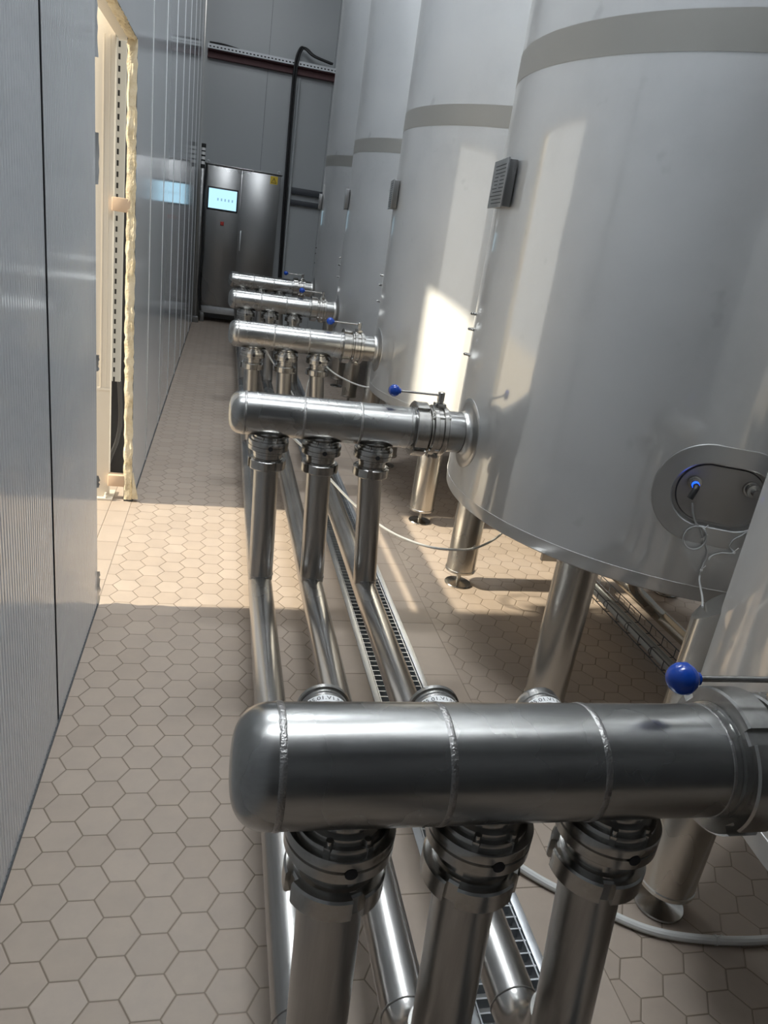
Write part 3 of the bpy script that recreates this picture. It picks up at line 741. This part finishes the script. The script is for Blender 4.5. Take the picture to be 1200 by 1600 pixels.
# ------------------------------------------------------------------ hoses and cables
def hose(name, pts, r, mat, label, cat, n=10, ties=(), seg=10):
    P = spline(pts, seg); c = P[0].copy(); c.z = min(p.z for p in P)
    root = bpy.data.objects.new(name, None)
    bm = B(); tube(bm, [p-c for p in P], r, n)
    o = obj(name, bm, mat); o.location = c; tag(o, label, cat)
    bpy.data.objects.remove(root)
    for k in ties:
        p = P[int(k*(len(P)-1))] - c; t = (P[min(int(k*(len(P)-1))+1, len(P)-1)] - P[int(k*(len(P)-1))-1]).normalized()
        bm = B(); lathe(bm, [(-0.003, r*0.9), (-0.003, r+0.0016), (0.003, r+0.0016), (0.003, r*0.9)], p, t, 14)
        tube(bm, [p + Vector((0, 0, r)), p + Vector((0.004, -0.008, r+0.016))], 0.0016, 6)
        obj('cable_tie', bm, M_HOSE, o)
    return o
hose('white_hose', [(0.76, 1.60, 0.10), (0.86, 1.50, 0.03), (0.95, 1.41, 0.013), (1.08, 1.305, 0.013), (1.20, 1.228, 0.013), (1.36, 1.190, 0.013), (1.54, 1.180, 0.013), (1.8, 1.2, 0.013)], 0.0115, M_HOSE, 'white hose lying on the tiles in the lower right corner', 'hose', ties=(0.72,))
AY = 0.77+PITCHY
hose('air_tube', [(0.245, AY+0.314, 0.825), (0.30, AY+0.40, 0.76), (0.42, AY+0.41, 0.66), (0.53, AY+0.40, 0.545), (0.66, AY+0.36, 0.44), (0.80, AY+0.30, 0.365), (0.95, AY+0.26, 0.325), (1.08, AY+0.25, 0.315), (1.20, AY+0.26, 0.325), (1.33, AY+0.32, 0.37), (1.42, AY+0.40, 0.45), (1.46, AY+0.42, 0.60)], 0.0055, M_HOSE, 'thin white air tube drooping from behind the dark risers to under the big tank', 'hose', ties=(0.72,))
BY = AY+PITCHY
hose('air_tube', [(0.27, BY+0.316, 0.825), (0.34, BY+0.40, 0.72), (0.47, BY+0.40, 0.55), (0.58, BY+0.38, 0.40), (0.66, BY+0.28, 0.31), (0.70, BY+0.15, 0.295)], 0.0055, M_HOSE, 'thin white air tube sloping between the risers of the third manifold', 'hose')
hose('air_tube', [(0.655, BY+0.316, 0.825), (0.63, BY+0.38, 0.70), (0.60, BY+0.38, 0.58), (0.60, BY+0.36, 0.46), (0.66, BY+0.28, 0.36)], 0.0055, M_HOSE, 'thin white air tube bowed beside the right riser of the third manifold', 'hose')
hose('air_tube', [(0.70, BY+0.40, 0.72), (0.80, BY+0.40, 0.66), (0.95, BY+0.40, 0.61), (1.10, BY+0.38, 0.60), (1.22, BY+0.40, 0.61)], 0.0055, M_HOSE, 'thin white air tube running from the third manifold to under the sunlit tank', 'hose')
# sensor cable of the big tank
TC = Vector((TX, TY0+PITCHY, 0))
def wrap(x, y, z, off=0.008):
    v = Vector((x, y, 0)) - TC; v = v.normalized()*(R+off); return TC + v + Vector((0, 0, z))
loop = []
for j in range(27):
    a_ = math.radians(55) + 2*PI*j/12.5; lx, lz = math.cos(a_)*0.033, math.sin(a_)*0.038
    loop.append(wrap(1.469+lx*0.93, 1.882-lx*0.36, 0.866+lz, 0.009+0.006*j/26))
h_top = Vector((TX+0.01, TY0, 0)) + HC + d*0.028 + Vector((0, 0, 0.852*1.03))
E_ = wrap(1.509, 1.863, 0.745, 0.03)
cab_pts = [wrap(1.436, 1.898, 0.972, 0.006), wrap(1.446, 1.893, 0.94), wrap(1.462, 1.886, 0.912)] + loop + [wrap(1.505, 1.866, 0.845), wrap(1.512, 1.862, 0.829), wrap(1.515, 1.861, 0.805), wrap(1.511, 1.862, 0.775, 0.014), E_, E_.lerp(h_top, 0.35) + Vector((0, 0, 0.0)), E_.lerp(h_top, 0.75) + Vector((0, 0, 0.005)), h_top]
hose('sensor_cable', cab_pts, 0.0027, M_CABLE, 'thin grey sensor cable coiled in a loop below the oval manway', 'cable', n=8, ties=(0.09, 0.80, 0.90), seg=5)
hose('sensor_cable', [wrap(1.64, 1.82, 0.93, 0.02), wrap(1.61, 1.828, 0.92), wrap(1.59, 1.834, 0.90), wrap(1.573, 1.84, 0.882), wrap(1.569, 1.841, 0.858), wrap(1.584, 1.836, 0.844, 0.012), wrap(1.568, 1.841, 0.837, 0.010), wrap(1.552, 1.846, 0.834), wrap(1.533, 1.853, 0.823), wrap(1.523, 1.858, 0.814, 0.014), wrap(1.522, 1.860, 0.806, 0.018)], 0.0026, M_CABLE, 'second grey cable arching in from the right to the looped cable', 'cable', n=8, ties=(0.5,), seg=6)

# ------------------------------------------------------------------ under the tanks: wire tray and drain pipe
tr = thing('wire_tray', 'wire basket cable tray with grey conduit running along the floor under the tanks', 'tray', (1.92, 4.5, 0.0))
bm = B(); y0, y1 = -2.55, 6.6
for x, z in ((-0.05, 0.13), (-0.05, 0.085), (0.07, 0.085), (0.07, 0.13), (0.01, 0.085)): tube(bm, [(x, y0, z), (x, y1, z)], 0.0025, 6)
y = y0
while y < y1:
    tube(bm, [(-0.05, y, 0.13), (-0.05, y, 0.085), (0.07, y, 0.085), (0.07, y, 0.13)], 0.0022, 6); y += 0.10
obj('wire_basket', bm, M_RAIL, tr)
for yy in (-2.4, -0.9, 0.4, 2.4, 4.4, 6.3):
    bm = B(); box(bm, -0.055, 0.075, yy-0.01, yy+0.01, 0.0, 0.084); obj('tray_foot', bm, M_DARKST, tr, smooth=False)
bm = B()
tube(bm, [(-0.028, y0, 0.105), (-0.028, y1, 0.105)], 0.0165, 14)
tube(bm, [(0.006, y0, 0.097), (0.006, y1, 0.097)], 0.009, 10); tube(bm, [(0.028, y0, 0.095), (0.030, y1, 0.095)], 0.006, 8)
obj('conduit', bm, M_CONDUIT, tr, 'bundled grey conduits')
bm = B()
for yy in [y0 + 0.1 + 0.21*i for i in range(48)]: torus_ring(bm, (-0.028, yy, 0.105), (0, 1, 0), 0.0175, 0.0015, 16, 5)
obj('clips', bm, M_BLACK, tr)
dp = thing('drain_pipe', 'steel drain pipe running along the floor behind the wire tray', 'pipe', (2.07, 4.5, 0.14))
bm = B(); tube(bm, [(0, -2.55, 0), (0, 6.8, 0)], 0.032, 24); obj('pipe', bm, M_LEG, dp)
for i in range(1, 5):
    yy = TY0+PITCHY*i-4.5
    bm = B(); xx = -0.14
    tube(bm, spline([(-0.21, yy, 0.465), (-0.21, yy, 0.30), (-0.19, yy, 0.16), (-0.09, yy, 0.07), (0, yy, 0.0)], 5), 0.028, 20); obj('drop_pipe', bm, M_LEG, dp)
    bm = B(); lathe(bm, [(0, 0.036), (0, 0.046), (0.022, 0.046), (0.022, 0.036)], (-0.21, yy, 0.40), (0, 0, 1), 24); obj('clamp', bm, M_FIT, dp)
for yy in (-2.3, -0.9, 0.9, 3.0, 5.2):
    bm = B(); box(bm, -0.015, 0.015, yy-0.01, yy+0.01, -0.14, -0.03); obj('stand', bm, M_DARKST, dp, smooth=False)

# ------------------------------------------------------------------ doorway: column, lintel, strut, blocks, black backing
bm = B()
box(bm, -0.70, -0.552, 4.13, 4.18, 0.012, OZ+0.25, 0.004); box(bm, -0.70, -0.552, 4.126, 4.13, 0.62, 0.632)
for xx in (-0.60, -0.575): box(bm, xx-0.002, xx+0.002, 4.126, 4.13, 0.63, OZ)
co = obj('steel_column', bm, M_CREAM); tag(co, 'cream painted steel column standing in the rough wall opening', 'column')
bm = B(); box(bm, -0.72, -0.53, 4.10, 4.25, 0.0, 0.012, 0.002); bp_ = obj('base_plate', bm, M_CREAM, co)
bm = B(); cyl(bm, (-0.565, 4.115, 0.012), (0, 0, 1), 0.03, 0.006, 10); cyl(bm, (-0.565, 4.115, 0.012), (0, 0, 1), 0.012, 0.012, 6); obj('anchor_bolt', bm, M_CREAM, bp_)
bm = B(); box(bm, -0.70, -0.548, 4.1295, 4.2305, 0.60, 0.606); bm.free()
bm = B(); box(bm, -0.551, -0.485, 1.9, 4.23, OZ+0.002, OZ+0.16, 0.004); o = obj('lintel_beam', bm, M_CREAM); tag(o, 'cream painted lintel beam across the top of the wall opening', 'beam')
st = thing('perforated_strut', 'grey slotted metal strut hanging behind the cream column', 'strut', (-0.565, 4.36, 0.62))
bm = B(); box(bm, -0.030, 0.034, 0.0, 0.004, 0, OZ-0.32, 0.001); box(bm, 0.030, 0.034, 0.004, 0.03, 0, OZ-0.32)
obj('channel', bm, slotted('slotted_strut_sheet', (0.36, 0.36, 0.35), 2, 0, 0.053, 0.026, -0.004, 0.006), st, smooth=False)
for nm, z0, z1, lab in (('spacer_block', 1.52, 1.585, 'pale block wedged between column and cut panel at eye height'), ('spacer_block', 0.085, 0.15, 'pale block between column and cut panel near the floor')):
    bm = B(); box(bm, -0.555, WX-WT+0.002, 4.105, 4.16, z0, z1, 0.004); o = obj(nm, bm, M_WOOD); tag(o, lab, 'block')
bm = B(); box(bm, -0.78, -0.50, 4.46, 4.52, 0.02, OZ+0.3, 0.004); o = obj('dark_backing', bm, M_VOID); tag(o, 'black partition behind the slotted strut in the opening', 'backing')  # plain black sheet filling the gap behind the strut
hose('black_cable', [(-0.54, 4.40, 0.62), (-0.53, 4.40, 0.40), (-0.545, 4.40, 0.27), (-0.58, 4.40, 0.16), (-0.62, 4.40, 0.02)], 0.012, M_BLACK, 'black cable hanging behind the cut panel near the floor', 'cable')

# ------------------------------------------------------------------ far end: cabinet and services
cb = thing('control_cabinet', 'stainless control cabinet with lit touchscreen at the far wall', 'cabinet', (0.17, 11.7, 0))
CX = 0.17
bm = B(); box(bm, -0.51, 0.53, 0.022, 0.55, 0.25, 2.17, 0.004); box(bm, -0.53, 0.55, -0.01, 0.56, 2.17, 2.185, 0.003); obj('housing', bm, M_CAB, cb)
bm = B(); box(bm, -0.50, 0.52, 0.04, 0.53, 0.14, 0.25, 0.003); obj('plinth', bm, M_GALV, cb, 'pale grey plinth')
for sx in (-0.49, 0.47):
    bm = B(); box(bm, sx, sx+0.06, 0.05, 0.52, 0.0, 0.14, 0.002); obj('foot', bm, M_DARKST, cb)
d1 = obj('door', (lambda b: (box(b, -0.508, -0.018, 0, 0.022, 0.26, 2.16, 0.003), b)[1])(B()), M_CAB, cb)
d2 = obj('door', (lambda b: (box(b, -0.010, 0.528, 0, 0.022, 0.26, 2.16, 0.003), b)[1])(B()), M_CAB, cb)
bm = B(); box(bm, 0.012, 0.032, -0.03, -0.012, 1.08, 1.36, 0.003); box(bm, 0.016, 0.028, -0.014, 0, 1.11, 1.13); box(bm, 0.016, 0.028, -0.014, 0, 1.31, 1.33); obj('handle', bm, M_GALV, d2)
bm = B(); box(bm, -0.475, -0.045, -0.016, 0, 1.585, 1.890, 0.004); ts = obj('touchscreen', bm, M_BLACK, d1, 'black-framed touchscreen')
ts.parent = cb
bm = B(); box(bm, -0.455, -0.065, -0.0175, -0.016, 1.607, 1.868); obj('display', bm, M_SCREEN, ts, 'pale blue lit display', smooth=False)
bm = B()
for i in range(5): box(bm, -0.335+0.05*i, -0.315+0.05*i, -0.0180, -0.0175, 1.715, 1.75)
obj('display_icon', bm, M_ICON, ts, smooth=False)
bm = B(); box(bm, -0.272, -0.222, -0.004, 0, 1.39, 1.445, 0.002); lathe(bm, [(0, 0.012), (0.012, 0.014), (0.03, 0.022), (0.036, 0.020), (0.036, 0)], (-0.247, 0, 1.418), (0, -1, 0), 20); obj('emergency_stop', bm, M_REDB, d1, 'red mushroom button')
bm = B(); box(bm, 0.383, 0.487, -0.001, 0, 2.045, 2.150); wsn = obj('warning_sticker', bm, M_YEL, d2, 'yellow warning triangle sticker', smooth=False)
bm = B()
for a, b in (((0.40, 2.062), (0.47, 2.062)), ((0.47, 2.062), (0.435, 2.128)), ((0.435, 2.128), (0.40, 2.062))): tube(bm, [(a[0], -0.0015, a[1]), (b[0], -0.0015, b[1])], 0.0035, 6)
tube(bm, [(0.440, -0.0015, 2.112), (0.430, -0.0015, 2.090), (0.440, -0.0015, 2.090), (0.433, -0.0015, 2.070)], 0.0025, 6)
obj('warning_symbol', bm, M_TEXT, d2)
for sx in (-0.49, 0.50):
    bm = B(); torus_ring(bm, (sx, 0.1, 2.205), (0, 1, 0), 0.02, 0.006, 20, 8); obj('lifting_eye', bm, M_GALV, cb)
sg = thing('signal_tower', 'black and white banded signal light on a post left of the cabinet', 'signal light', (-0.385, 11.62, 0))
bm = B(); box(bm, -0.035, 0.05, -0.045, 0.045, 0.0, 0.09, 0.003); box(bm, -0.02, 0.02, -0.02, 0.02, 0.09, 2.10, 0.003); obj('post', bm, M_DARKST, sg)
bm = B(); cyl(bm, (0, 0, 2.10), (0, 0, 1), 0.05, 0.03, 20); cyl(bm, (0, 0, 2.36), (0, 0, 1), 0.05, 0.03, 20); cyl(bm, (0, 0, 2.19), (0, 0, 1), 0.02, 0.028, 20); cyl(bm, (0, 0, 2.25), (0, 0, 1), 0.02, 0.028, 20); cyl(bm, (0, 0, 2.31), (0, 0, 1), 0.015, 0.028, 20); obj('black_segment', bm, M_BLACK, sg)
bm = B()
for z in (2.15, 2.21, 2.27, 2.325): cyl(bm, (0, 0, z), (0, 0, 1), 0.038, 0.026, 20)
obj('white_segment', bm, M_STICK, sg)
hose('black_cable', [(-0.335, 11.66, 2.16), (-0.345, 11.65, 1.6), (-0.335, 11.66, 1.0), (-0.35, 11.65, 0.5), (-0.31, 11.68, 0.17)], 0.014, M_BLACK, 'thick black cable running down the left side of the cabinet', 'cable')
bm = B(); box(bm, 0, 0, 0, 0, 0, 0); bm.free()
be = thing('wall_beam', 'dark red steel beam along the far wall above the cabinet', 'beam', (1.8, 12.24, 3.55))
bm = B(); box(bm, WX-1.8+0.005, 4.1, -0.05, 0.05, 0.0, 0.012); box(bm, WX-1.8+0.005, 4.1, -0.05, 0.05, 0.088, 0.10); box(bm, WX-1.8+0.005, 4.1, 0.02, 0.03, 0.012, 0.088); obj('i_beam', bm, M_RED, be, smooth=False)
ct = thing('cable_tray', 'perforated galvanised cable tray on top of the red beam', 'tray', (1.8, 12.22, 3.652))
bm = B(); box(bm, WX-1.8+0.005, 4.1, -0.06, -0.056, 0.0, 0.06); box(bm, WX-1.8+0.005, 4.1, -0.06, 0.06, -0.001, 0.002); obj('trough', bm, slotted('slotted_tray_sheet', (0.62, 0.64, 0.66), 0, 2, 0.05, 0.025, 0.018, 0.034), ct, smooth=False)
hose('black_cable', [(-0.40, 12.20, 3.725), (-0.2, 12.20, 3.728), (0.05, 12.20, 3.70), (0.3, 12.20, 3.68)], 0.016, M_BLACK, 'black cable lying on the tray at the corner with the left wall', 'cable')
bd = thing('cable_bundle', 'bundle of black cables arching over the tray and dropping right of the cabinet', 'cable', (0.78, 12.1, 0.6))
for dx, dy in ((0, 0), (0.032, 0.01), (0.012, 0.03)):
    bm = B(); tube(bm, spline([(dx+0.06, dy, -0.35), (dx+0.04, dy, 0.3), (dx+0.01, dy, 1.5), (dx-0.005, dy, 2.6), (dx, dy, 3.05), (dx+0.05, dy, 3.25), (dx+0.12, dy+0.02, 3.27), (dx+0.24, dy+0.0, 3.20), (dx+0.50, dy+0.0, 3.15)], 8), 0.016, 10); obj('cable', bm, M_BLACK, bd)
bm = B(); tube(bm, [(0.10, 0.06, -0.35), (0.085, 0.06, 2.9)], 0.022, 12); obj('grey_conduit', bm, M_CONDUIT, bd, 'grey conduit beside the cables')
for z0, z1, lab in ((1.98, 2.07, 'upper dark rail fixed to the far wall right of the cables'), (1.83, 1.90, 'lower dark rail fixed to the far wall right of the cables')):
    bm = B(); box(bm, 0.87, 2.0, 12.235, YB, z0, z1, 0.003); o = obj('wall_rail', bm, M_RAIL); tag(o, lab, 'rail', 'dark rails on the far wall')
